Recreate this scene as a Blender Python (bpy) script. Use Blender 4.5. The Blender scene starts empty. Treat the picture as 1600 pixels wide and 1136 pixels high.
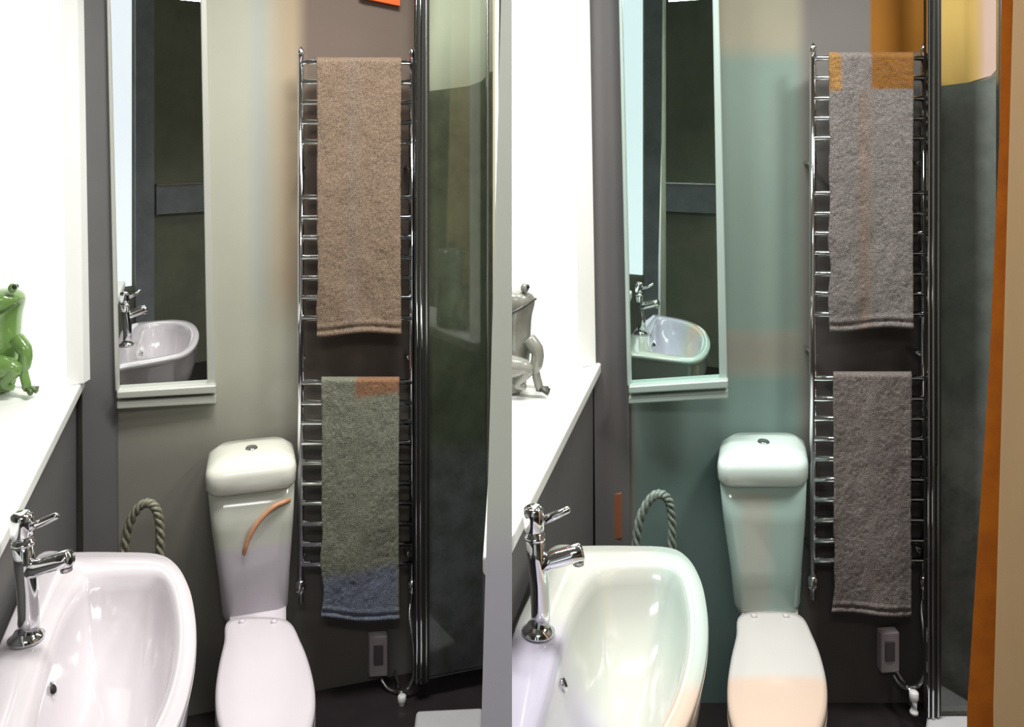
import bpy, bmesh, math, random
from mathutils import Vector, noise
random.seed(7)
C = bpy.context.scene.collection
F, CX, Y0, EYE = 1300.0, 800.0, 200.0, 1.52          # focal length in px, principal column, horizon row, eye height

# ---------------------------------------------------------------- camera, world, lights, exposure
cam_d = bpy.data.cameras.new('camera'); cam = bpy.data.objects.new('camera', cam_d); C.objects.link(cam)
cam.location = (0, 0, EYE); cam.rotation_euler = (math.pi / 2, 0, 0)
cam_d.sensor_width = 36; cam_d.lens = F / 1600 * 36; cam_d.shift_y = (Y0 - 568) / 1600; cam_d.clip_start = 0.01
sc = bpy.context.scene; sc.camera = cam
sc.view_settings.view_transform = 'Standard'; sc.view_settings.look = 'None'
sc.view_settings.exposure = 0.0; sc.view_settings.gamma = 1.0; sc.view_settings.use_curve_mapping = False
w = bpy.data.worlds.new('world'); sc.world = w; w.use_nodes = True
w.node_tree.nodes['Background'].inputs[0].default_value = (0.75, 0.8, 0.85, 1)
w.node_tree.nodes['Background'].inputs[1].default_value = 0.25


def area(name, loc, target, size, size_y, power, col):
    d = bpy.data.lights.new(name, 'AREA'); d.shape = 'RECTANGLE'; d.size = size; d.size_y = size_y
    d.energy = power; d.color = col
    o = bpy.data.objects.new(name, d); C.objects.link(o); o.location = loc
    o.rotation_euler = (Vector(target) - Vector(loc)).to_track_quat('-Z', 'Y').to_euler()
    return o


for lx, ly, pw in ((-0.52, 1.62, 6.0), (0.42, 1.62, 6.0)):            # downlights over each basin and toilet
    area('downlight', (lx, ly, 2.38), (lx, ly, 0), 0.22, 0.22, pw, (1, 0.98, 0.96)).data.spread = math.radians(125)
for lx, ly, pw in ((-0.15, 1.52, 16.0), (1.20, 1.42, 16.0)):         # fill lights added to brighten the two shower corners
    area('shower_fill', (lx, ly, 2.38), (lx, ly + .1, 0), 0.3, 0.3, pw, (1, 0.98, 0.95)).data.spread = math.radians(150)
area('rear_fill', (0.0, -0.35, 2.36), (0.0, 1.6, 0.9), 0.7, 0.3, 14.5, (1, 0.98, 0.96))  # unseen fill light added behind the viewer to brighten forward-facing surfaces


# ---------------------------------------------------------------- helpers
def lin(c):
    return tuple(((v / 255) / 12.92 if v / 255 <= 0.04045 else ((v / 255 + 0.055) / 1.055) ** 2.4) for v in c)


def P(px, py, Y):
    return Vector(((px - CX) * Y / F, Y, EYE - (py - Y0) * Y / F))


def Pz(px, py, z):
    Y = (EYE - z) * F / (py - Y0)
    return Vector(((px - CX) * Y / F, Y, z))


class Plane:
    """a vertical plane: 'off' metres in front of it towards the room"""
    def __init__(s, px, Y, deg):
        s.o = P(px, Y0, Y); s.o.z = 0
        a = math.radians(deg); s.n = Vector((math.sin(a), -math.cos(a), 0)); s.r = Vector((math.cos(a), math.sin(a), 0))

    def pt(s, px, py, off=0.0):
        d = Vector(((px - CX) / F, 1, -(py - Y0) / F)); e = Vector((0, 0, EYE))
        t = (s.o + s.n * off - e).dot(s.n) / d.dot(s.n)
        return e + d * t


WL = Plane(400, 2.2, 17.1)       # back wall of the left bay, turned a little towards the room
WR = Plane(1200, 2.2, 0.0)       # back wall of the right bay


class MB:
    def __init__(s): s.v = []; s.f = []

    def add(s, vs, fs):
        b = len(s.v); s.v += [tuple(p) for p in vs]; s.f += [tuple(i + b for i in f) for f in fs]; return s

    def prism(s, poly, d):
        n = len(poly); d = Vector(d)
        return s.add([Vector(p) for p in poly] + [Vector(p) + d for p in poly],
                     [tuple(range(n))[::-1], tuple(range(n, 2 * n))] + [(i, (i + 1) % n, n + (i + 1) % n, n + i) for i in range(n)])

    def box(s, a, b):
        return s.prism([(a[0], a[1], a[2]), (b[0], a[1], a[2]), (b[0], b[1], a[2]), (a[0], b[1], a[2])], (0, 0, b[2] - a[2]))

    def loft(s, rings, cap0=True, cap1=True, closed=True):
        n = len(rings[0]); vs = [p for r in rings for p in r]; fs = []
        for k in range(len(rings) - 1):
            for i in range(n if closed else n - 1):
                j = (i + 1) % n
                fs.append((k * n + i, k * n + j, (k + 1) * n + j, (k + 1) * n + i))
        if cap0: fs.append(tuple(range(n))[::-1])
        if cap1: fs.append(tuple(range((len(rings) - 1) * n, len(rings) * n)))
        return s.add(vs, fs)

    def tube(s, path, r, n=12, caps=True):
        path = [Vector(p) for p in path]; rs = r if isinstance(r, (list, tuple)) else [r] * len(path)
        rings = []; up = None
        for i, p in enumerate(path):
            t = (path[min(i + 1, len(path) - 1)] - path[max(i - 1, 0)]).normalized()
            if up is None: up = Vector((0, 0, 1)) if abs(t.z) < 0.9 else Vector((1, 0, 0))
            a = (up - t * up.dot(t)).normalized(); up = a; b = t.cross(a)
            rings.append([p + (a * math.cos(q) + b * math.sin(q)) * rs[i] for q in [2 * math.pi * k / n for k in range(n)]])
        return s.loft(rings, caps, caps)

    def lathe(s, c, prof, axis=(0, 0, 1), n=24):
        ax = Vector(axis).normalized(); a = ax.orthogonal().normalized(); b = ax.cross(a); c = Vector(c)
        return s.loft([[c + ax * h + (a * math.cos(q) + b * math.sin(q)) * r for q in [2 * math.pi * k / n for k in range(n)]] for r, h in prof])

    def ball(s, c, r, nu=16, nv=10):
        c = Vector(c); r = Vector(r) if not isinstance(r, (int, float)) else Vector((r, r, r))
        rings = []
        for i in range(nv + 1):
            ph = math.pi * (i + 0.001) / (nv + 0.002) - math.pi / 2
            rings.append([c + Vector((r.x * math.cos(ph) * math.cos(q), r.y * math.cos(ph) * math.sin(q), r.z * math.sin(ph)))
                          for q in [2 * math.pi * k / nu for k in range(nu)]])
        return s.loft(rings)


def obj(name, mb, m, parent=None, smooth=False, bevel=0, subsurf=0, solid=0):
    base = parent['_w'] if parent is not None and '_w' in parent else (0, 0, 0)
    vs = mb.v; c = None
    if parent is None:                                   # a thing that is one mesh: origin at its base
        xs, ys, zs = zip(*vs); c = ((min(xs) + max(xs)) / 2, (min(ys) + max(ys)) / 2, min(zs)); base = c
    me = bpy.data.meshes.new(name)
    me.from_pydata([(x - base[0], y - base[1], z - base[2]) for x, y, z in vs], [], mb.f)
    bm = bmesh.new(); bm.from_mesh(me); bmesh.ops.remove_doubles(bm, verts=bm.verts, dist=1e-6); bmesh.ops.recalc_face_normals(bm, faces=bm.faces); bm.to_mesh(me); bm.free()
    me.materials.append(m)
    for p in me.polygons: p.use_smooth = smooth
    o = bpy.data.objects.new(name, me); C.objects.link(o); o['_w'] = base
    if parent is not None: o.parent = parent; 
    else: o.location = c
    if parent is not None and parent.type == 'MESH': pass
    if bevel:
        q = o.modifiers.new('bevel', 'BEVEL'); q.width = bevel; q.segments = 3; q.limit_method = 'ANGLE'
    if solid:
        q = o.modifiers.new('solid', 'SOLIDIFY'); q.thickness = solid; q.offset = 0
    if subsurf:
        q = o.modifiers.new('sub', 'SUBSURF'); q.levels = subsurf; q.render_levels = subsurf
    return o


def tag(o, label, cat, group=None):
    o['label'] = label; o['category'] = cat
    if group: o['group'] = group
    return o


def thing(name, label, cat, base, group=None):
    o = bpy.data.objects.new(name, None); C.objects.link(o); o.location = base; o.empty_display_size = 0.05
    o['_w'] = tuple(base); return tag(o, label, cat, group)


def struct(name, mb, m, **k):
    o = obj(name, mb, m, **k); o['kind'] = 'structure'; return o


def spline(pts, n, closed=True):
    out = []; m = len(pts); pts = [Vector(p) for p in pts]; segs = m if closed else m - 1
    for i in range(segs):
        g = (lambda k: pts[k % m]) if closed else (lambda k: pts[max(0, min(m - 1, k))])
        a, b, c, d = g(i - 1), g(i), g(i + 1), g(i + 2)
        for k in range(n):
            t = k / n
            out.append(0.5 * ((2 * b) + (c - a) * t + (2 * a - 5 * b + 4 * c - d) * t * t + (3 * b - a - 3 * c + d) * t ** 3))
    if not closed: out.append(pts[-1])
    return out


def rquad(q, r, n=6):
    """rounded outline of a quad given as four corner points, r = share of each side given to the corner"""
    out = []
    for i in range(4):
        a, b, c = q[i - 1], q[i], q[(i + 1) % 4]
        d1 = min(r, 0.49 * (a - b).length); d2 = min(r, 0.49 * (c - b).length)
        p = b + (a - b).normalized() * d1; e = b + (c - b).normalized() * d2
        for k in range(n + 1):
            t = k / n; out.append(p * (1 - t) ** 2 + b * 2 * t * (1 - t) + e * t * t)
    return out


# ---------------------------------------------------------------- materials
def mat(name, rgb, rough=0.5, metal=0.0, spec=0.5, noise_amt=0.0, noise_scale=20.0, rgb2=None, bump=0.0, bump_scale=200.0,
        masks=(), coat=0.0, stretch=(1, 1, 1), detail=6.0):
    m = bpy.data.materials.new(name); m.use_nodes = True; nt = m.node_tree; N = nt.nodes; L = nt.links
    b = N['Principled BSDF']
    b.inputs['Roughness'].default_value = rough; b.inputs['Metallic'].default_value = metal
    b.inputs['Specular IOR Level'].default_value = spec; b.inputs['Coat Weight'].default_value = coat
    geo = N.new('ShaderNodeNewGeometry'); col = None
    mp = N.new('ShaderNodeMapping'); mp.inputs['Scale'].default_value = stretch; L.new(geo.outputs['Position'], mp.inputs['Vector'])
    rgbn = N.new('ShaderNodeRGB'); rgbn.outputs[0].default_value = (*lin(rgb), 1); col = rgbn.outputs[0]

    def mix(fac, a, c):
        x = N.new('ShaderNodeMix'); x.data_type = 'RGBA'
        L.new(fac, x.inputs['Factor']); L.new(a, x.inputs['A'])
        x.inputs['B'].default_value = (*lin(c), 1); return x.outputs['Result']
    if masks:
        sx = N.new('ShaderNodeSeparateXYZ'); L.new(geo.outputs['Position'], sx.inputs[0])

    def edge(sock, lo, hi, soft):
        r = N.new('ShaderNodeMapRange'); r.interpolation_type = 'SMOOTHSTEP'
        r.inputs['From Min'].default_value = lo - soft; r.inputs['From Max'].default_value = lo + soft; L.new(sock, r.inputs['Value'])
        r2 = N.new('ShaderNodeMapRange'); r2.interpolation_type = 'SMOOTHSTEP'
        r2.inputs['From Min'].default_value = hi - soft; r2.inputs['From Max'].default_value = hi + soft
        r2.inputs['To Min'].default_value = 1; r2.inputs['To Max'].default_value = 0; L.new(sock, r2.inputs['Value'])
        q = N.new('ShaderNodeMath'); q.operation = 'MULTIPLY'; L.new(r.outputs[0], q.inputs[0]); L.new(r2.outputs[0], q.inputs[1]); return q.outputs[0]
    for k in masks:      # painted or dyed areas, some of them painted-in shade: (x0, x1, z0, z1, soft_x, soft_z, colour, strength)
        x0, x1, z0, z1, s1, s2, c, st = k[:8]; axis = k[8] if len(k) > 8 else 'Z'
        q = N.new('ShaderNodeMath'); q.operation = 'MULTIPLY'
        L.new(edge(sx.outputs['X'], x0, x1, s1), q.inputs[0]); L.new(edge(sx.outputs[axis], z0, z1, s2), q.inputs[1])
        q2 = N.new('ShaderNodeMath'); q2.operation = 'MULTIPLY'; L.new(q.outputs[0], q2.inputs[0]); q2.inputs[1].default_value = st
        col = mix(q2.outputs[0], col, c)
    if noise_amt:
        n = N.new('ShaderNodeTexNoise'); n.inputs['Scale'].default_value = noise_scale; n.inputs['Detail'].default_value = detail
        n.inputs['Roughness'].default_value = 0.65; L.new(mp.outputs[0], n.inputs['Vector'])
        r = N.new('ShaderNodeMapRange'); r.inputs['From Min'].default_value = 0.38; r.inputs['From Max'].default_value = 0.66
        r.inputs['To Max'].default_value = noise_amt; L.new(n.outputs['Fac'], r.inputs['Value'])
        if rgb2: col = mix(r.outputs[0], col, rgb2)
        else:
            h = N.new('ShaderNodeHueSaturation'); s = N.new('ShaderNodeMath'); s.operation = 'SUBTRACT'; s.inputs[0].default_value = 1 + noise_amt / 2
            L.new(r.outputs[0], s.inputs[1]); L.new(s.outputs[0], h.inputs['Value']); L.new(col, h.inputs['Color']); col = h.outputs[0]
    L.new(col, b.inputs['Base Color'])
    if bump:
        n = N.new('ShaderNodeTexNoise'); n.inputs['Scale'].default_value = bump_scale; n.inputs['Detail'].default_value = 3
        L.new(mp.outputs[0], n.inputs['Vector'])
        bp = N.new('ShaderNodeBump'); bp.inputs['Strength'].default_value = bump; bp.inputs['Distance'].default_value = 0.003
        L.new(n.outputs['Fac'], bp.inputs['Height']); L.new(bp.outputs[0], b.inputs['Normal'])
    return m


def emit(name, rgb, strength):
    m = bpy.data.materials.new(name); m.use_nodes = True; b = m.node_tree.nodes['Principled BSDF']
    b.inputs['Base Color'].default_value = (0.8, 0.8, 0.8, 1); b.inputs['Emission Color'].default_value = (*lin(rgb), 1)
    b.inputs['Emission Strength'].default_value = strength; b.inputs['Roughness'].default_value = 0.9
    return m


def area_mask(pl, px0, py0, px1, py1, soft, rgb, st=1.0, off=0.0, softz=None):
    a = pl.pt(px0, py0, off); b = pl.pt(px1, py1, off); s = soft * 0.0017
    return (min(a.x, b.x), max(a.x, b.x), min(a.z, b.z), max(a.z, b.z), s, (softz if softz is not None else soft) * 0.0017, rgb, st)


chrome = mat('chrome', (225, 226, 228), 0.08, 1.0)
brushed = mat('brushed_aluminium', (190, 190, 188), 0.25, 1.0)
rubber = mat('dark_seal', (28, 30, 26), 0.5)
shade_grey = mat('painted_shade_grey', (96, 95, 95), 0.7, noise_amt=0.06, noise_scale=9)  # dark grey puts the backlit shade around the windows into the colour
white_paint = mat('white_gloss_paint', (238, 240, 236), 0.35, noise_amt=0.03, noise_scale=6)
plaster = mat('dull_plaster', (150, 148, 140), 0.85, noise_amt=0.08, noise_scale=5)
floor_m = mat('dark_vinyl', (46, 40, 42), 0.35, noise_amt=0.4, noise_scale=14, rgb2=(30, 26, 26))
rear_trim = mat('rear_slate_blue_trim', (150, 154, 160), 0.6, noise_amt=0.3, noise_scale=6)
rear_m = mat('rear_slate', (138, 140, 122), 0.6, noise_amt=0.6, noise_scale=5, rgb2=(108, 112, 96))
mirror_m = mat('silvered_glass', (224, 228, 226), 0.0, 1.0)
mirror_g = mat('green_silvered_glass', (206, 226, 219), 0.0, 1.0)
tan_m = mat('tan_painted_timber', (255, 214, 160), 0.45, noise_amt=0.05, noise_scale=8, stretch=(4, 4, 0.5))
amber_m = mat('amber_stained_wood', (172, 106, 12), 0.45, noise_amt=0.55, noise_scale=26, rgb2=(140, 74, 4), bump=0.2, bump_scale=90)
grey_plastic = mat('grey_plastic', (172, 162, 165), 0.45, noise_amt=0.05)
white_plastic = mat('white_plastic', (225, 225, 225), 0.35)
black_hole = mat('black_gap', (12, 11, 11), 0.6)

glass_m = bpy.data.materials.new('clear_glass'); glass_m.use_nodes = True
_n = glass_m.node_tree.nodes; _l = glass_m.node_tree.links; _n.remove(_n['Principled BSDF'])
_t = _n.new('ShaderNodeBsdfTransparent'); _t.inputs[0].default_value = (0.93, 0.96, 0.94, 1)
_g = _n.new('ShaderNodeBsdfGlossy'); _g.inputs['Roughness'].default_value = 0.02
_fr = _n.new('ShaderNodeFresnel'); _fr.inputs[0].default_value = 1.45
_mx = _n.new('ShaderNodeMixShader'); _l.new(_fr.outputs[0], _mx.inputs[0]); _l.new(_t.outputs[0], _mx.inputs[1]); _l.new(_g.outputs[0], _mx.inputs[2])
_l.new(_mx.outputs[0], _n['Material Output'].inputs[0])

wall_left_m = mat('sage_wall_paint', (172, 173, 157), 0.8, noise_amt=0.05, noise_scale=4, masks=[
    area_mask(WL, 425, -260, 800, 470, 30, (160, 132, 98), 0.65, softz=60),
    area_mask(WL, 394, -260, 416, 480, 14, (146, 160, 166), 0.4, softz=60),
    area_mask(WL, 470, -260, 800, 1150, 14, (110, 96, 86), 1.0, softz=60),  # light falling off to the right, painted into the wall
    area_mask(WL, 474, 260, 800, 1250, 10, (88, 78, 72), 1.0, softz=90),  # shade behind radiator and towels, painted into the wall
    area_mask(WL, -200, 690, 800, 1250, 10, (106, 103, 96), .8, softz=90)])  # dimmer lower wall painted in as a darker tone
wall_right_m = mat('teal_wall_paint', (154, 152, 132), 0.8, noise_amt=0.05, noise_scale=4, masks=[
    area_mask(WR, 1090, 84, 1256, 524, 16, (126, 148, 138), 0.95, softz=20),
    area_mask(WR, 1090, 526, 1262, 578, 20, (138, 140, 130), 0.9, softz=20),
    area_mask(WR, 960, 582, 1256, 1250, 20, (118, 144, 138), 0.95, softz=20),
    area_mask(WR, 960, 720, 1256, 1250, 26, (90, 112, 108), 0.9, softz=60),  # shade of the lower wall put into the teal
    area_mask(WR, 900, 600, 990, 1250, 14, (112, 102, 98), 1.0, softz=30),  # painted shade low beside the window
    area_mask(WR, 1252, -260, 1480, 1150, 14, (116, 114, 110), 1.0, softz=40),  # fall-off of light towards the radiator, put into the colour
    area_mask(WR, 1270, 260, 1480, 1250, 10, (80, 76, 74), 1.0, softz=90),  # painted shade behind the right radiator and its towels
    area_mask(WR, 1360, -260, 1456, 82, 4, (146, 94, 8), 1.0, softz=3)])
upper_left_m = mat('pale_green_paint', (226, 226, 204), 0.7, noise_amt=0.03, noise_scale=5)
upper_right_m = mat('amber_paint', (250, 204, 118), 0.7, noise_amt=0.03, noise_scale=5, masks=[
    area_mask(WR, 1530, -260, 1600, 200, 12, (236, 200, 188), 1.0, softz=20)])
slate_left_m = mat('green_black_slate', (138, 144, 120), 0.45, noise_amt=0.6, noise_scale=13, rgb2=(92, 98, 82), bump=0.25, bump_scale=60, masks=[
    area_mask(WL, 655, 700, 780, 1200, 14, (172, 167, 178), 0.85, softz=20)])
slate_right_m = mat('grey_black_slate', (130, 136, 132), 0.45, noise_amt=0.6, noise_scale=13, rgb2=(92, 96, 94), bump=0.25, bump_scale=60, masks=[
    area_mask(WR, 1440, 640, 1600, 1200, 14, (166, 163, 164), 0.85, softz=60)])

# ---------------------------------------------------------------- room shell
struct('floor', MB().box((-2.2, -1.2, -0.05), (2.2, 2.9, 0)), floor_m)
struct('ceiling', MB().box((-2.2, -1.2, 2.42), (2.2, 2.9, 2.5)), plaster)
struct('wall_rear', MB().box((-2.2, -1.2, 0), (2.2, -1.1, 2.42)), rear_m)
struct('window_3', MB().box((-0.205, -1.1, 0.55), (-0.02, -1.085, 2.4)), emit('rear_glow', (236, 242, 250), 1.2))  # glowing pane added to give the left mirror its white strip
struct('window_4', MB().box((-0.97, -1.1, 0.55), (-0.72, -1.085, 2.4)), bpy.data.materials['rear_glow'])  # second added glow, for the white strip in the right mirror
for k, (x0, x1, z0, z1) in enumerate(((0.0, 0.11, 0.0, 2.4), (-0.7, -0.58, 0.0, 2.4))):
    struct('trim_%d' % (7 + k), MB().box((x0, -1.1, z0), (x1, -1.07, z1)), rear_trim)
for k, (x0, x1) in enumerate(((0.12, 1.2), (-0.57, -0.22))):
    struct('trim_%d' % (9 + k), MB().box((x0, -1.1, 1.16), (x1, -1.05, 1.17)), brushed)
    struct('trim_%d' % (11 + k), MB().box((x0, -1.1, 0.98), (x1, -1.06, 1.159)), rear_trim)
struct('wall_west', MB().box((-2.2, -1.1, 0), (-2.1, 2.9, 2.42)), plaster)
struct('wall_east', MB().box((1.9, -1.1, 0), (2.0, 2.9, 2.42)), plaster)


def back_wall(name, pl, px0, px1, m):
    a = pl.pt(px0, Y0); b = pl.pt(px1, Y0); a.z = b.z = 0
    struct(name, MB().prism([a, b, b - pl.n * 0.08, a - pl.n * 0.08], (0, 0, 2.42)), m)


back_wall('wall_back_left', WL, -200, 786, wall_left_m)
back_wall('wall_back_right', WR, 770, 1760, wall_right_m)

SILL_Z, RIM_Z = 0.907, 0.76
# bay tables: dx shifts columns, dy shifts rows
BAYS = []


# ---------------------------------------------------------------- windows with deep sills
def window_bay(n, dx, dy, pl, glow, blind_m, hide_left):
    t = bpy.data.objects.new('window_%d' % n, None); C.objects.link(t); t['kind'] = 'structure'
    base = Pz(dx + 100, 600 + dy, SILL_Z); t.location = base; t['_w'] = tuple(base)
    L0 = -140 if not hide_left else -26
    Yb = 2.13 if dx else 1.98
    yb = Y0 + (EYE - SILL_Z) * F / Yb
    # luminous blind, leaning edge as seen
    a = [P(dx + L0, yb, Yb), P(dx + 108, yb, Yb), P(dx + 96, -300, Yb), P(dx + L0, -300, Yb)]
    obj('blind', MB().prism(a, (0, 0.02, 0)), blind_m, t)
    # white reveal board beside the blind
    b = [P(dx + 104, yb, Yb - .01), P(dx + 131, yb - 4, Yb + .02), P(dx + 116, -300, Yb + .02), P(dx + 92, -300, Yb - .01)]
    obj('reveal_board', MB().prism(b, (0, 0.03, 0)), white_paint, t)
    # sill: front edge runs from the back corner towards the viewer along the side wall
    c0 = Pz(dx + 146, 561 + dy, SILL_Z); c1 = Pz(dx + 0, 846 + dy, SILL_Z)
    d = (c1 - c0).normalized()
    c2 = c1 + d * (0.06 if hide_left else 0.5)
    if hide_left:
        q = [c0, c2, Vector((-0.042, c2.y, SILL_Z)), Vector((-0.042, Yb, SILL_Z)), Vector((c0.x - .01, max(Yb, c0.y), SILL_Z))]
    else:
        q = [c0, c2, c2 + Vector((-0.75, 0, 0)), Vector((c0.x - 0.6, Yb, SILL_Z)), Vector((c0.x, Yb + .12, SILL_Z))]
    obj('window_sill', MB().prism(q, (0, 0, -0.03)), white_paint, t, bevel=0.006)
    # the wall under the sill
    nrm = Vector((-d.y, d.x, 0)); nrm = nrm if nrm.x < 0 else -nrm          # away from the room
    e0 = c0 + nrm * 0.02; e1 = c1 + nrm * 0.02 + d * (0.02 if hide_left else 0.5)
    poly = [e0, e1, e1 + nrm * 0.02, e0 + nrm * 0.02]
    for p in poly: p.z = 0
    struct('wall_under_sill_%s' % ('right' if dx else 'left'), MB().prism(poly, (0, 0, SILL_Z - 0.03)), shade_grey)
    # backlit wall strip between window and mirror, its shade given as dark grey
    q = [pl.pt(dx + 128, 600 + dy, 0.03), pl.pt(dx + 132, 1040, 0.03), pl.pt(dx + 186, 1040, 0.012), pl.pt(dx + 183, 640, 0.012), pl.pt(dx + 164, -300, 0.012), pl.pt(dx + 112, -300, 0.03)]
    struct('trim_%d' % (n + 2), MB().prism(q, -pl.n * 0.01), shade_grey)
    return c0, c1, d, nrm


wl = window_bay(1, 0, 0, WL, 1, emit('lit_blind_white', (253, 254, 250), 1.25), False)
wr = window_bay(2, 800, -8, WR, 1, emit('lit_blind_cream', (254, 254, 236), 1.25), True)

# wall apron patches on the back walls below the sill line carry painted shade in the wall colour

# ---------------------------------------------------------------- pale post between the bays, tan post at the far right
post_l = mat('pale_post_paint', (238, 242, 228), 0.6, noise_amt=0.03, noise_scale=6, masks=[(-1, 1, -0.2, 1.13, .01, .05, (222, 216, 232), 0.85)])
def leaning(name, Y, left, x1, th, m, ins):
    """an upright board whose left edge tapers a little: left = (height, column) pairs from top to bottom"""
    q = [Vector((P(px, 0, Y).x, Y, z)) for z, px in left] + [Vector((P(x1, 0, Y).x, Y, left[-1][0])), Vector((P(x1, 0, Y).x, Y, left[0][0]))]
    return MB().prism(q, (ins * th, th, 0))


struct('trim_1', leaning('', .8, ((2.42, 787), (1.643, 783), (.966, 753), (0, 751)), 800, .010, post_l, -.02), post_l)
struct('trim_13', MB().prism([Vector((-.0075, .811, 2.42)), Vector((-.0005, .811, 2.42)), Vector((-.0005, .811, 0)), Vector((-.024, .811, 0))], (0, .004, 0)), rear_m)  # unseen dark backing added so the post reflects dark in the mirror
struct('trim_2', leaning('', .95, ((2.42, 1588), (1.666, 1583), (.862, 1552), (0, 1550)), 1760, .02, tan_m, .6), tan_m)
t = thing('wooden_door', 'amber brown wooden door edge standing ajar beside the tan post at far right', 'door', (P(1560, 0, 1.1).x, 1.11, 0))
obj('leaf', leaning('', 1.1, ((2.05, 1570), (1.52, 1562), (1.21, 1546), (.75, 1511), (.01, 1508)), 1720, .035, amber_m, .62), amber_m, t)


# ---------------------------------------------------------------- mirrors
def mirror(dx, dy, pl, deg, label):
    M = Plane(dx + 250, 2.12, deg)
    base = M.pt(dx + 255, 632 + dy); t = thing('wall_mirror', label, 'mirror', base, 'wall mirrors')
    g = [M.pt(dx + 186, 612 + dy), M.pt(dx + 324, 606 + dy), M.pt(dx + 311, -120), M.pt(dx + 168, -120)]
    obj('mirror_glass', MB().prism(g, -M.n * 0.006), mirror_g if dx else mirror_m, t)
    fm = mat('grey_bevel_frame', (190, 192, 182) if not dx else (170, 190, 182), 0.35, 0.2)
    obj('frame_stile', MB().prism([M.pt(dx + 324, 606 + dy, .008), M.pt(dx + 337, 606 + dy, .008), M.pt(dx + 321, -120, .008), M.pt(dx + 311, -120, .008)], -M.n * 0.02), fm, t, bevel=.003)
    obj('frame_stile', MB().prism([M.pt(dx + 180, 612 + dy, .008), M.pt(dx + 187, 612 + dy, .008), M.pt(dx + 169, -120, .008), M.pt(dx + 164, -120, .008)], -M.n * 0.02), fm, t, bevel=.003)
    for (y0, y1, off) in ((604, 618, .03), (620, 634, .022)):
        obj('ledge', MB().prism([M.pt(dx + 182, y0 + 8 + dy, off), M.pt(dx + 338, y0 - 2 + dy, off), M.pt(dx + 338, y1 - 3 + dy, off), M.pt(dx + 182, y1 + 6 + dy, off)], -M.n * (off + .012)), fm, t, bevel=.004)
    return M


ML = mirror(0, 0, WL, 20.5, 'wall mirror of the left bay with pale ledge, beside the brighter white window')
MR = mirror(800, -8, WR, -13.5, 'wall mirror of the right bay, greenish reflection, teal wall beside it')


# ---------------------------------------------------------------- basins and taps
def basin(dx, dy, m, label):
    o_px = [(58, 864), (110, 861), (180, 861), (245, 864), (275, 880), (295, 913), (305, 958), (307, 1005), (301, 1055), (288, 1105), (266, 1155),
            (225, 1210), (150, 1262), (40, 1292), (-60, 1300), (-84, 1215), (-40, 1100), (2, 995), (30, 930)]
    i_px = [(128, 906), (150, 897), (190, 893), (238, 894), (258, 907), (268, 935), (273, 975), (271, 1018), (262, 1062), (246, 1105), (224, 1145),
            (192, 1185), (135, 1222), (60, 1240), (30, 1220), (38, 1160), (58, 1090), (76, 1018), (100, 950)]
    if dx:                                              # stops behind the post
        o_px = [(max(x, -22 if y > 1100 else -16), y) for x, y in o_px]
        i_px = [(max(x, 12), y) for x, y in i_px]
    outer = spline([Pz(dx + x, y + dy, RIM_Z) for x, y in o_px], 6); inner = spline([Pz(dx + x, y + dy, RIM_Z) for x, y in i_px], 6)
    n = len(outer); co = sum(outer, Vector()) / n; ci = sum(inner, Vector()) / n
    sc_ = lambda ring, c, s, z: [Vector((c.x + (p.x - c.x) * s, c.y + (p.y - c.y) * s, z)) for p in ring]
    mid = lambda t, z: [Vector((a.x + (b.x - a.x) * t, a.y + (b.y - a.y) * t, z)) for a, b in zip(outer, inner)]
    drain = Vector((ci.x, ci.y, 0))
    rings = [sc_(outer, co, .35, .57), sc_(outer, co, .6, .585), sc_(outer, co, .82, .63), sc_(outer, co, .93, .69), sc_(outer, co, .965, .735),
             sc_(outer, co, .985, .742), sc_(outer, co, 1.0, .748), sc_(outer, co, 1.0, .755), mid(.06, RIM_Z), mid(.6, RIM_Z), mid(.85, RIM_Z - .002), mid(1, RIM_Z - .009),
             sc_(inner, ci, .96, RIM_Z - .03), sc_(inner, ci, .88, RIM_Z - .065), sc_(inner, ci, .74, RIM_Z - .1), sc_(inner, ci, .5, RIM_Z - .125), sc_(inner, ci, .2, RIM_Z - .135), sc_(inner, ci, .06, RIM_Z - .137)]
    base = Vector((co.x, co.y, .57)); t = thing('wash_basin', label, 'basin', base, 'wall hung wash basins')
    obj('bowl', MB().loft(rings), m, t, smooth=True)
    c = Vector((ci.x, ci.y, RIM_Z - .135)); obj('drain', MB().lathe(c, [(.012, 0), (.019, .001), (.019, .005), (.012, .007)]), chrome, t, smooth=True)
    # overflow: a dark slot in a chrome ring on the side of the bowl nearest the wall
    k = min(range(n), key=lambda i: (inner[i] - Pz(dx + 74, 1030 + dy, RIM_Z)).length)
    p = sc_(inner, ci, .93, RIM_Z - .045)[k]; nn = (Vector((ci.x, ci.y, p.z)) - p).normalized() + Vector((0, 0, .5))
    ov = obj('overflow_ring', MB().lathe(p - nn * .002, [(.006, 0), (.011, 0), (.011, .004), (.0065, .005)], nn), chrome, t, smooth=True)
    obj('overflow_hole', MB().lathe(p, [(.006, -.002), (.0062, .0045)], nn, 14), black_hole, ov, smooth=True)
    return base


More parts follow.
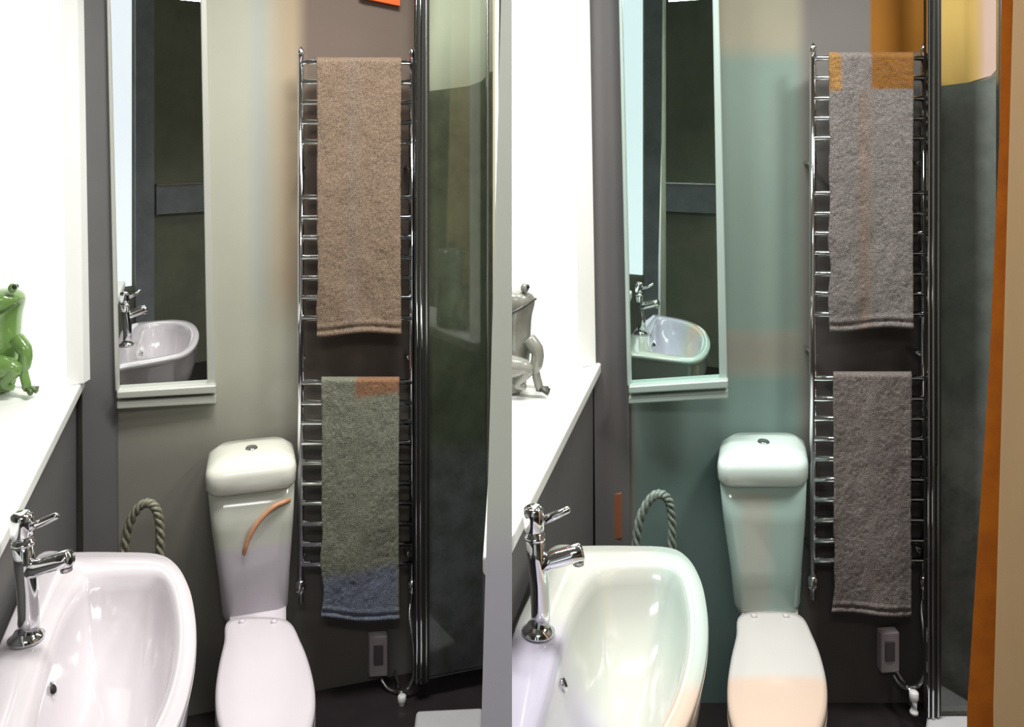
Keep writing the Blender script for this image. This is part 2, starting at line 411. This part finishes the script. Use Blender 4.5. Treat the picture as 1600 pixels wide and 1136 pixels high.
basin_l = mat('lilac_white_ceramic', (204, 198, 202), 0.12, spec=0.5, coat=0.4)
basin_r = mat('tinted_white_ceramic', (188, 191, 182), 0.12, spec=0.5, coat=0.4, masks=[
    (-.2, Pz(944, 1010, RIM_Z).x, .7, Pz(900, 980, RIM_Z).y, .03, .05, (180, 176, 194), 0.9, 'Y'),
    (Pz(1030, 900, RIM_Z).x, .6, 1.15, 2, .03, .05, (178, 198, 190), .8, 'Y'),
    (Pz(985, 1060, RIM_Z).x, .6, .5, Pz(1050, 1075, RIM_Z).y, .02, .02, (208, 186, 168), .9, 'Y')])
basin(0, 0, basin_l, 'white lilac tinted wash basin at the bottom left corner, under the left window sill')
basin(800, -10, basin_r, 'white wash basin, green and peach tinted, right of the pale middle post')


def tap(dx, dy, label):
    B = Pz(dx + 41, 1000 + dy, RIM_Z); s = B.y / F
    Q = lambda x, y, d=0.0: P(dx + x, y + dy, B.y + d)
    t = thing('basin_tap', label, 'tap', B, 'chrome mixer taps')
    mb = MB().loft([[B + Vector((math.cos(a) * r, math.sin(a) * r, h)) for a in [2 * math.pi * k / 20 for k in range(20)]] for r, h in ((.024, .001), (.025, .005), (.019, .009), (.0165, .014))])
    obj('base_ring', mb, chrome, t, smooth=True)
    obj('column', MB().tube([Q(44, 992), Q(45, 960), Q(43, 920), Q(38, 880), Q(36, 842)], [.0150, .0143, .0145, .0140, .0140], 20), chrome, t, smooth=True)
    obj('collar', MB().tube([Q(36, 852), Q(36, 846)], .0155, 20), chrome, t, smooth=True)
    obj('cartridge_head', MB().tube([Q(36, 841), Q(35, 836), Q(34, 812), Q(34, 804), Q(34, 801)], [.0125, .0152, .0156, .0150, .010], 20), chrome, t, smooth=True)
    lv = obj('lever', MB().tube([Q(42, 826), Q(66, 816), Q(88, 806, -.004), Q(91, 805, -.004)], [.0062, .0058, .0050, .0030], 12), chrome, t, smooth=True)
    sp = obj('spout', MB().tube([Q(40, 893), Q(60, 886), Q(92, 877), Q(108, 872), Q(111, 871)], [.0130, .0130, .0130, .0128, .0105], 18), chrome, t, smooth=True)
    obj('aerator', MB().tube([Q(103, 880), Q(104, 892)], .0085, 14), brushed, sp, smooth=True)


tap(0, 0, 'chrome lever mixer tap on the lilac basin at the bottom left')
tap(800, -10, 'chrome lever mixer tap on the basin just right of the middle post')


# ---------------------------------------------------------------- toilets
def toilet(dx, dy, pl, cm, lm, sm, label):
    base = pl.pt(dx + 405, 1100, .35); base.z = 0; t = thing('toilet', label, 'toilet', base, 'close coupled toilets')

    def ring(py, x0, x1, f, b, r, z=None, inset=7):
        zz = pl.pt(dx + (x0 + x1) / 2, py + dy, f).z if z is None else z
        out = []
        for x, o in ((x0, f), (x1, f), (x1 - inset, b), (x0 + inset, b)):
            p = pl.pt(dx + x, 500, o); p.z = zz; out.append(p)
        return rquad(out, r)
    cis = MB().loft([ring(972, 350, 449, .135, .01, .03), ring(958, 345, 452, .145, .01, .034), ring(900, 339, 455, .155, .01, .036), ring(830, 329, 460, .165, .01, .036), ring(768, 323, 462, .17, .01, .036)])
    obj('cistern', cis, cm, t, smooth=True)
    zt = pl.pt(dx + 392, 728 + dy, .185).z
    lid = MB().loft([ring(770, 326, 460, .178, .006, .036), ring(764, 320, 464, .187, .006, .04), ring(745, 319, 465, .19, .006, .042), ring(735, 321, 463, .187, .008, .042),
                     ring(729, 326, 459, .178, .012, .042), ring(0, 336, 450, .165, .018, .04, zt + .006), ring(0, 356, 430, .12, .05, .03, zt + .010)])
    obj('cistern_lid', lid, lm, t, smooth=True)
    c = pl.pt(dx + 393, 700, .10); c.z = zt + .009
    fb = obj('flush_button', MB().lathe(c, [(.015, 0), (.015, .004), (.0125, .007), (.012, .005), (.004, .008)]), chrome, t, smooth=True)
    # seat lid, seat and pan: outlines in plan
    px = [(356, 968), (403, 962), (450, 968), (470, 1000), (485, 1040), (493, 1085), (488, 1130), (466, 1172), (415, 1196), (362, 1172), (341, 1130), (336, 1085), (341, 1040), (350, 1000)]
    z = .37
    out = spline([Pz(dx + x, y + dy, z) for x, y in px], 5); n = len(out); cc = sum(out, Vector()) / n
    S = lambda s, zz, sy=None, sh=0: [Vector((cc.x + (p.x - cc.x) * s, cc.y + (p.y - cc.y) * (sy or s) + sh, zz)) for p in out]
    obj('seat_lid', MB().loft([S(.97, z - .022), S(1, z - .018), S(1.0, z - .006), S(.975, z), S(.9, z + .003), S(.5, z + .006), S(.1, z + .007)]), sm, t, smooth=True)
    obj('seat', MB().loft([S(.95, z - .046), S(1.0, z - .042), S(1.0, z - .030), S(.98, z - .025)]), sm, t, smooth=True)
    obj('pan', MB().loft([S(.62, 0, .8, .05), S(.62, .02, .8, .05), S(.6, .12, .78, .05), S(.72, .2, .85, .03), S(.9, .27, .95), S(.99, .305), S(.99, .32), S(.95, .324)]), sm, t, smooth=True)
    # neck joining pan and wall under the cistern
    nk = []
    for zz, w_ in ((.0, 26), (.2, 30), (.318, 44)):
        q = []
        for x, o in ((403 - w_, .26), (403 + w_, .26), (403 + w_, .012), (403 - w_, .012)):
            p = pl.pt(dx + x, 500, o); p.z = zz; q.append(p)
        nk.append(rquad(q, .02))
    obj('pan_neck', MB().loft(nk), sm, t, smooth=True)
    for x in (378, 428):
        p = Pz(dx + x, 972 + dy, z + .004); obj('hinge', MB().tube([p + Vector((-.006, 0, 0)), p + Vector((.006, 0, 0))], .006, 10), sm, t, smooth=True)
    return t


zc = lambda y: WL.pt(395, y, .17).z
xl = lambda x: WL.pt(x, 500, .17).x
cis_l = mat('cistern_ceramic_grey_green', (196, 200, 186), 0.15, coat=0.3, masks=[(-2, 2, zc(1000), zc(858), .01, .012, (196, 190, 198), .9)])
lid_l = mat('lid_ceramic_ivory', (232, 234, 220), 0.12, coat=0.4)
seat_l = mat('seat_lilac_white', (218, 210, 216), 0.18, coat=0.3)
cis_r = mat('cistern_ceramic_aqua', (170, 198, 190), 0.15, coat=0.3, masks=[(WR.pt(1160, 500, .17).x, WR.pt(1206, 500, .17).x, 0, zc(770), .02, .02, (190, 190, 178), .7)])
lid_r = mat('lid_ceramic_mint', (218, 238, 230), 0.12, coat=0.4)
zs = Pz(1200, 1065, .37).y
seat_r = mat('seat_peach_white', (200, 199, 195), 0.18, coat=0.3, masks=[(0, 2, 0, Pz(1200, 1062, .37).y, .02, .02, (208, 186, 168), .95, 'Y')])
toilet_l = toilet(0, 0, WL, cis_l, lid_l, seat_l, 'left toilet with ivory cistern lid and lilac white seat, next to brown towels')
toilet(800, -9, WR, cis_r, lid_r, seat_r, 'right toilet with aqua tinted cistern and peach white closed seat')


# ---------------------------------------------------------------- wicker baskets behind the basins
def basket(dx, dy, m, m2, label):
    Y = 1.9; t = thing('wicker_basket', label, 'basket', Vector((P(dx + 226, 0, Y).x, Y, 0)), 'baskets behind the basins')
    path = spline([P(dx + x, y + dy, Y) for x, y in ((192, 905), (194, 860), (201, 822), (216, 794), (232, 786), (245, 797), (250, 825), (250, 862), (250, 905))], 8, False)
    h = MB(); T = len(path)
    for s in range(3):
        pts = []
        for i, p in enumerate(path):
            tg = (path[min(i + 1, T - 1)] - path[max(i - 1, 0)]).normalized(); sd = tg.cross(Vector((0, 1, 0))).normalized()
            a = i * .62 + s * 2.094; pts.append(p + sd * math.cos(a) * .0058 + Vector((0, math.sin(a) * .0058, 0)))
        h.tube(pts, .0052, 7)
    obj('handle', h, m, t, smooth=True)
    c = t.location; b = []
    for k in range(26):
        z = .02 + k * .0175; r = .05 + .012 * k / 26
        b.append([Vector((c.x + math.cos(a) * (r + .003 * math.sin(a * 10 + k * math.pi)), c.y + math.sin(a) * (r + .003 * math.sin(a * 10 + k * math.pi)), z - .02)) for a in [2 * math.pi * q / 40 for q in range(40)]])
    obj('basket_body', MB().loft(b, True, False), m2, t, smooth=True, solid=.004)


wick_l = mat('grey_wicker', (140, 138, 118), 0.5, noise_amt=0.6, noise_scale=130, rgb2=(56, 54, 46))
wick_r = mat('green_grey_wicker', (130, 146, 136), 0.5, noise_amt=0.6, noise_scale=130, rgb2=(44, 54, 50))
basket(0, 0, wick_l, wick_l, 'twisted handle of a wicker basket behind the left lilac basin')
basket(800, -14, wick_r, wick_r, 'twisted handle of a wicker basket behind the right basin, on teal wall')


# ---------------------------------------------------------------- towel radiators and towels
def radiator(dx, dy, pl, label):
    R = lambda x, y, o=.085: pl.pt(dx + x, y + dy, o)
    t = thing('towel_radiator', label, 'radiator', R(556, 910), 'ladder towel radiators')
    for x, y0, y1 in ((470, 84, 906), (644, 84, 906)):
        p = obj('upright', MB().tube([R(x, y1), R(x, y0)], .0085, 16), chrome, t, smooth=True)
        obj('end_cap', MB().lathe(R(x, y0), [(.0085, -.002), (.0095, 0), (.0095, .006), (.005, .014), (.002, .018)]), chrome, p, smooth=True)
    ys = [97, 128, 160, 191, 222] + [308, 340, 371, 402, 434, 465, 497] + [597, 629, 660, 692, 723, 755, 786, 818, 850, 881]
    for y in ys:
        obj('rung', MB().tube([R(471, y, .087), R(643, y, .087)], .0072, 12), chrome, t, smooth=True)
    for x in (474, 640):
        for y in (262, 560, 870):
            b = R(x, y, .08); obj('wall_bracket', MB().tube([b, b - pl.n * .074], .0055, 10), chrome, t, smooth=True)
    for x in (470, 644):
        v = R(x, 905); obj('valve', MB().lathe(v, [(.008, .0), (.012, -.004), (.012, -.03), (.007, -.034), (.007, -.06)]), chrome, t, smooth=True)


radiator(0, 0, WL, 'chrome ladder towel radiator of the left bay hung with brown towels')
radiator(800, -6, WR, 'chrome ladder towel radiator of the right bay, left of the grey shower panel')


def towel(dx, dy, pl, x0, x1, y0, y1, yb, m, label, seed, sag=0):
    """folded over its rung: front layer, fold, shorter or longer back layer"""
    W = int((x1 - x0) / 2.2); H = int((y1 - y0) / 2.6)
    mb = MB(); vs = []; fs = []
    rows = []
    zf = lambda y: y
    nb = int((yb - y0) / 14)
    for j in range(H + 1):
        rows.append((y1 - (y1 - y0) * j / H, 'f', 1 - j / H))
    for k in range(1, 6):
        rows.append((y0 - 5 * math.sin(math.pi * k / 6), 'c', k / 6))
    for j in range(nb + 1):
        rows.append((y0 + (yb - y0) * j / nb, 'b', j / nb))
    for y, kind, q in rows:
        for i in range(W + 1):
            u = i / W; x = x0 + (x1 - x0) * u
            if kind == 'f':
                wob = noise.noise(Vector((u * 3.1 + seed, y * .012, seed))) * .010 * q + noise.noise(Vector((u * 9 + seed, y * .03, 2))) * .003
                band = .42 < u < .55
                fl = 0 if band else noise.noise(Vector((x * .33, y * .33, seed * 3.3))) * .0024 + noise.noise(Vector((x * .9, y * .9, seed))) * .0016
                off = .112 + wob + fl + .004 * math.sin(u * 7 + seed)
                hem = 2.5 * math.sin(u * 6 + seed) * q + sag * (u - .5) * q
                xx = x + (x - (x0 + x1) / 2) * -.02 * math.sin(q * 3) + (5 * noise.noise(Vector((y * .02, seed, 0))) * (1 - u) if u < .25 else 0) * q
                if q > .955: off += .003 * math.sin((q - .955) / .045 * math.pi * 3)
                yy = y + hem
            elif kind == 'c':
                off = .112 - (.112 - .064) * q; xx = x; yy = y
            else:
                off = .064 + noise.noise(Vector((u * 3, y * .02, seed + 9))) * .004; xx = x0 + 3 + (x1 - x0 - 6) * u; yy = y
            vs.append(pl.pt(dx + xx, yy + dy, off))
    nr = len(rows)
    for j in range(nr - 1):
        for i in range(W):
            a = j * (W + 1) + i; fs.append((a, a + 1, a + W + 2, a + W + 1))
    mb.add(vs, fs)
    o = obj('bath_towel', mb, m, None, smooth=True, solid=.005)
    return tag(o, label, 'towel', 'bath towels on the radiators')


def towel_mat(name, a, b, masks=()):
    return mat(name, a, 0.95, spec=0.1, noise_amt=0.85, noise_scale=330, rgb2=b, bump=0.9, bump_scale=420, masks=masks, detail=2)


tm = lambda x0, y0, x1, y1, rgb, st=1, pl=WL, s=6: area_mask(pl, x0, y0, x1, y1, s, rgb, st, .11)
tw1 = towel_mat('fawn_terry', (148, 129, 111), (86, 73, 61), [tm(541, 60, 562, 560, (146, 131, 117), .8)])
tw2 = towel_mat('grey_green_terry', (140, 142, 126), (82, 84, 72), [tm(556, 570, 640, 612, (160, 108, 76), .9), tm(480, 905, 622, 1000, (120, 128, 156), .85, s=12)])
tw3 = towel_mat('grey_terry_amber_corner', (142, 137, 133), (84, 81, 79), [tm(1362, 60, 1470, 139, (150, 98, 16), 1, WR, 3), tm(1280, 60, 1313, 142, (186, 138, 64), .9, WR, 4), tm(1341, 142, 1360, 560, (150, 132, 118), .8, WR)])
tw4 = towel_mat('charcoal_terry', (134, 126, 122), (80, 75, 73), [tm(1343, 570, 1360, 1000, (140, 132, 128), .7, WR)])
towel(0, 0, WL, 495, 627, 96, 522, 500, tw1, 'upper fawn brown terry towel on the left radiator', 1.3, -4)
towel(0, 0, WL, 502, 624, 595, 968, 700, tw2, 'lower grey green towel with blue tinted hem on the left radiator', 4.7, 4)
towel(800, -8, WR, 495, 627, 96, 522, 500, tw3, 'upper grey terry towel with amber corner on the right radiator', 7.1, -4)
towel(800, -8, WR, 502, 624, 595, 968, 700, tw4, 'lower charcoal brown terry towel on the right radiator', 9.9, 4)


# ---------------------------------------------------------------- fittings under the towels
def fittings(dx, dy, pl, side):
    q = [pl.pt(dx + 577, 996 + dy, .03), pl.pt(dx + 606, 994 + dy, .03), pl.pt(dx + 606, 1057 + dy, .03), pl.pt(dx + 577, 1059 + dy, .03)]
    base = (q[2] + q[3]) / 2; t = thing('switch_box', 'grey plastic switch box on the dark wall under the lower towel, %s bay' % side, 'switch', base, 'switch boxes')
    obj('housing', MB().prism(q, -pl.n * .029), grey_plastic, t, bevel=.004)
    obj('rocker', MB().prism([pl.pt(dx + 584, 1010 + dy, .034), pl.pt(dx + 599, 1009 + dy, .034), pl.pt(dx + 599, 1040 + dy, .034), pl.pt(dx + 584, 1041 + dy, .034)], -pl.n * .006), mat('dark_rocker', (92, 84, 88), .4), t, bevel=.002)
    pts = [(596, 1062), (606, 1076), (622, 1081), (638, 1074), (647, 1050), (645, 1000), (640, 960), (643, 930)]
    o = obj('flex_cable', MB().tube(spline([pl.pt(dx + x, y + dy, .034 + .07 * min(1, i / 3) - .05 * max(0, (i - 5) / 2)) for i, (x, y) in enumerate(pts)], 6, False), .0052, 10), brushed, smooth=True)
    tag(o, 'grey flex cable looping from switch box up to the radiator, %s bay' % side, 'cable', 'flex cables')
    c = pl.pt(dx + 628, 1086 + dy, .12); t = thing('pipe_valve', 'pale angled pipe valve beneath the cable loop, %s bay' % side, 'valve', c - Vector((0, 0, .06)), 'pipe valves')
    obj('body', MB().lathe(c, [(.008, 0), (.011, -.003), (.011, -.018), (.007, -.022), (.007, -.048), (.01, -.05), (.01, -.056)]), white_plastic, t, smooth=True)
    obj('nut', MB().lathe(c - Vector((0, 0, .024)), [(.0105, 0), (.0105, -.012)], n=6), chrome, t)
    obj('tail_pipe', MB().tube([c - Vector((0, 0, .012)), c - Vector((0, 0, .012)) - pl.n * .119], .005, 10), chrome, t, smooth=True)


fittings(0, 0, WL, 'left')
fittings(800, -6, WR, 'right')


# ---------------------------------------------------------------- shower corner: slate panel, tray, screen
def shower(dx, dy, pl, slate, upper, side, colour):
    S = lambda x, y, o: pl.pt(dx + x, y + dy, o)
    xr = 790 if not dx else 770
    q = [S(666, 143, .03), S(736, 134, .03), S(756, 126, .03), S(768, 112, .03), S(xr, 108, .03), S(xr, 1106, .03), S(666, 1110, .03)]
    o = obj('slate_panel', MB().prism(q, -pl.n * .028), slate)
    tag(o, '%s slate effect shower wall panel of the %s bay' % (colour, side), 'wall panel', 'slate shower panels')
    a, b = S(668, 0, .006), S(xr, 0, .006); top = 2.41
    q = [Vector((a.x, a.y, S(668, 150, .006).z)), Vector((b.x, b.y, S(xr, 120, .006).z)), Vector((b.x, b.y, top)), Vector((a.x, a.y, top))]
    struct('trim_%d' % (5 if not dx else 6), MB().prism(q, -pl.n * .005), upper)
    # tray
    z = .05; c0 = Pz(dx + 650, 1112 + dy, z); tr = [Pz(dx + 650, 1109 + dy, z), Pz(dx + 755, 1104 + dy, z), Pz(dx + 752, 1190 + dy, z), Pz(dx + 640, 1195 + dy, z)]
    o = obj('shower_tray', MB().prism(tr, (0, 0, -.05)), mat('grey_white_tray', (196, 196, 198), .35, noise_amt=.05), bevel=.01)
    tag(o, 'low pale shower tray at the foot of the %s slate panel' % side, 'shower tray', 'shower trays')
    # screen: chrome and dark profiles, clear pane, thin far edge strip
    t = thing('shower_screen', 'clear glass shower screen with chrome and black profile, %s bay' % side, 'shower screen', S(660, 1122, .14), 'glass shower screens')
    z0, z1 = .055, 2.1
    def bar(x0, x1, off, th, m, nm, xt0=None, xt1=None, bev=.0015):
        lo, hi = [], []
        for x, xt in ((x0, xt0), (x1, xt1)):
            p = S(x, 600, off); p.z = z0; lo.append(p); p = S(xt if xt is not None else x, 600, off); p.z = z1; hi.append(p)
        obj(nm, MB().prism([lo[0], lo[1], hi[1], hi[0]], -pl.n * th), m, t, bevel=bev)
    bar(649, 671, .13, .02, rubber, 'wall_channel')
    bar(650, 653, .134, .01, chrome, 'chrome_profile')
    bar(656.5, 660, .137, .012, chrome, 'chrome_profile')
    bar(665, 668, .134, .01, brushed, 'chrome_profile')
    bar(671, 764, .122, .006, glass_m, 'glass_pane', bev=0)
    bar(761, 764.5, .128, .014, brushed, 'edge_strip')


shower(0, 0, WL, slate_left_m, upper_left_m, 'left', 'dark green')
shower(800, -8, WR, slate_right_m, upper_right_m, 'right', 'charcoal grey')


# ---------------------------------------------------------------- ceramic frogs on the sills
def frog(dx, dy, m, m2, label, cut):
    Y = 1.93; k = Y / F
    G = lambda x, y, d=0.0: P(dx + x, y + dy, Y + d)
    feet = Y0 + (EYE - SILL_Z) * F / Y + dy * 0
    t = thing('frog_figurine', label, 'figurine', Vector((G(10, 0).x, Y, SILL_Z)), 'ceramic frogs on the window sills')
    yb = feet - dy
    # trunk: rings from rump to crown: (rise, left edge, right edge)
    L = (lambda v: max(v, -24)) if cut else (lambda v: v)
    prof = [(1, -66, 14), (6, -74, 20), (18, -78, 24), (45, -74, 27), (75, -64, 30), (105, -50, 31), (122, -44, 32), (134, -42, 36), (146, -38, 38), (154, -32, 34), (160, -20, 26), (163, -6, 16)]
    rings = []
    for up, xl_, xr_ in prof:
        xl_ = L(xl_); c = G((xl_ + xr_) / 2, yb - up); w_ = (xr_ - xl_) / 2; dp = min(w_, 34) * 1.0
        rings.append([c + Vector((math.cos(a) * w_ * k, math.sin(a) * dp * k, 0)) for a in [2 * math.pi * q / 24 for q in range(24)]])
    obj('body', MB().loft(rings), m, t, smooth=True, subsurf=1)
    for d in (-.028, .026):
        e = obj('eye', MB().ball(G(20, yb - 163, d), (.010, .010, .011)), m, t, smooth=True)
        obj('pupil', MB().ball(G(20, yb - 163, d) + Vector((.006, -.004 if d < 0 else .004, .003)), .0055), black_hole, e, smooth=True)
        lg = obj('front_leg', MB().tube(spline([G(26, yb - 84, d), G(40, yb - 62, d * 1.3), G(37, yb - 34, d * 1.3), G(42, yb - 10, d * 1.35), G(40, yb - 5, d * 1.35)], 5, False), [.017] * 5 + [.015] * 5 + [.010] * 6 + [.009] * 5, 12), m, t, smooth=True)
        ft = MB()
        for a in (-.6, 0, .6):
            p = G(40, yb - 5, d * 1.35); q = p + Vector((math.cos(a) * .028, math.sin(a) * .028 - .004, -.003)); ft.tube([p, (p + q) / 2 + Vector((0, 0, .002)), q], [.006, .005, .0062], 8)
        obj('foot', ft, m2, lg, smooth=True)
        hl = MB().tube(spline([G(-4, yb - 40, d * 1.9), G(22, yb - 36, d * 2.0), G(8, yb - 14, d * 2.0), G(22, yb - 7, d * 2.0)], 5, False), [.026, .026, .024, .022, .020, .019, .017, .015, .013, .012, .011, .01, .009, .008, .007, .006], 12)
        obj('hind_leg', hl, m, t, smooth=True)
    mo = spline([G(-12, yb - 118, -.0505), G(8, yb - 128, -.0500), G(26, yb - 139, -.036), G(37, yb - 146, -.0)], 6, False)
    obj('mouth', MB().tube(mo, .0035, 8), m2, t, smooth=True)


frog(0, 0, mat('green_glaze', (112, 146, 80), .18, noise_amt=.5, noise_scale=16, rgb2=(84, 118, 54), coat=.5, masks=[(-3, P(8, 0, 1.93).x, SILL_Z + .165, SILL_Z + .22, .015, .012, (120, 186, 196), .8)]),  # the bluish mask is a highlight painted into the glaze
     mat('dark_green_glaze', (74, 96, 52), .25), 'glossy green ceramic frog on the left window sill', False)
frog(800, -14, mat('grey_glaze', (140, 142, 132), .2, noise_amt=.5, noise_scale=16, rgb2=(92, 94, 86), coat=.5), mat('dark_grey_glaze', (60, 62, 56), .25),
     'grey ceramic frog half hidden by the middle post, right window sill', True)

# ---------------------------------------------------------------- copper arc and terracotta strip: stray colour smears given a shape
pts = [WL.pt(382, 866, .150), WL.pt(383, 858, .170)] + [WL.pt(x, y, o) for x, y, o in ((391, 836, .176), (406, 813, .178), (426, 793, .178), (444, 784, .172), (452, 781, .160))]
o = obj('colour_smear_arc', MB().tube(spline(pts, 6, False), .0058, 12), mat('copper_peach_smear', (206, 150, 114), .5, noise_amt=.2, noise_scale=60), toilet_l, smooth=True)
o['label'] = 'copper coloured arc of a stray colour smear'
q = [WR.pt(958, 772, .02), WR.pt(972, 770, .02), WR.pt(972, 842, .02), WR.pt(958, 844, .02)]
tag(obj('colour_smear_strip', MB().prism(q, -WR.n * .019), mat('terracotta_smear', (140, 88, 60), .6), bevel=.003), 'small terracotta brown colour smear on the dark wall left of the right basket handle', 'colour smear')

# ---------------------------------------------------------------- orange picture at the top edge
q = [WL.pt(562, -4, .02), WL.pt(625, 9, .02), WL.pt(625, -220, .02), WL.pt(556, -220, .02)]
t = thing('orange_picture', 'bottom edge of an orange picture high on the wall above the brown towel', 'picture', q[1])
obj('canvas', MB().prism(q, -WL.n * .018), mat('orange_canvas', (238, 98, 12), .6, noise_amt=.15, noise_scale=12), t)

for o in bpy.data.objects:
    if '_w' in o: del o['_w']
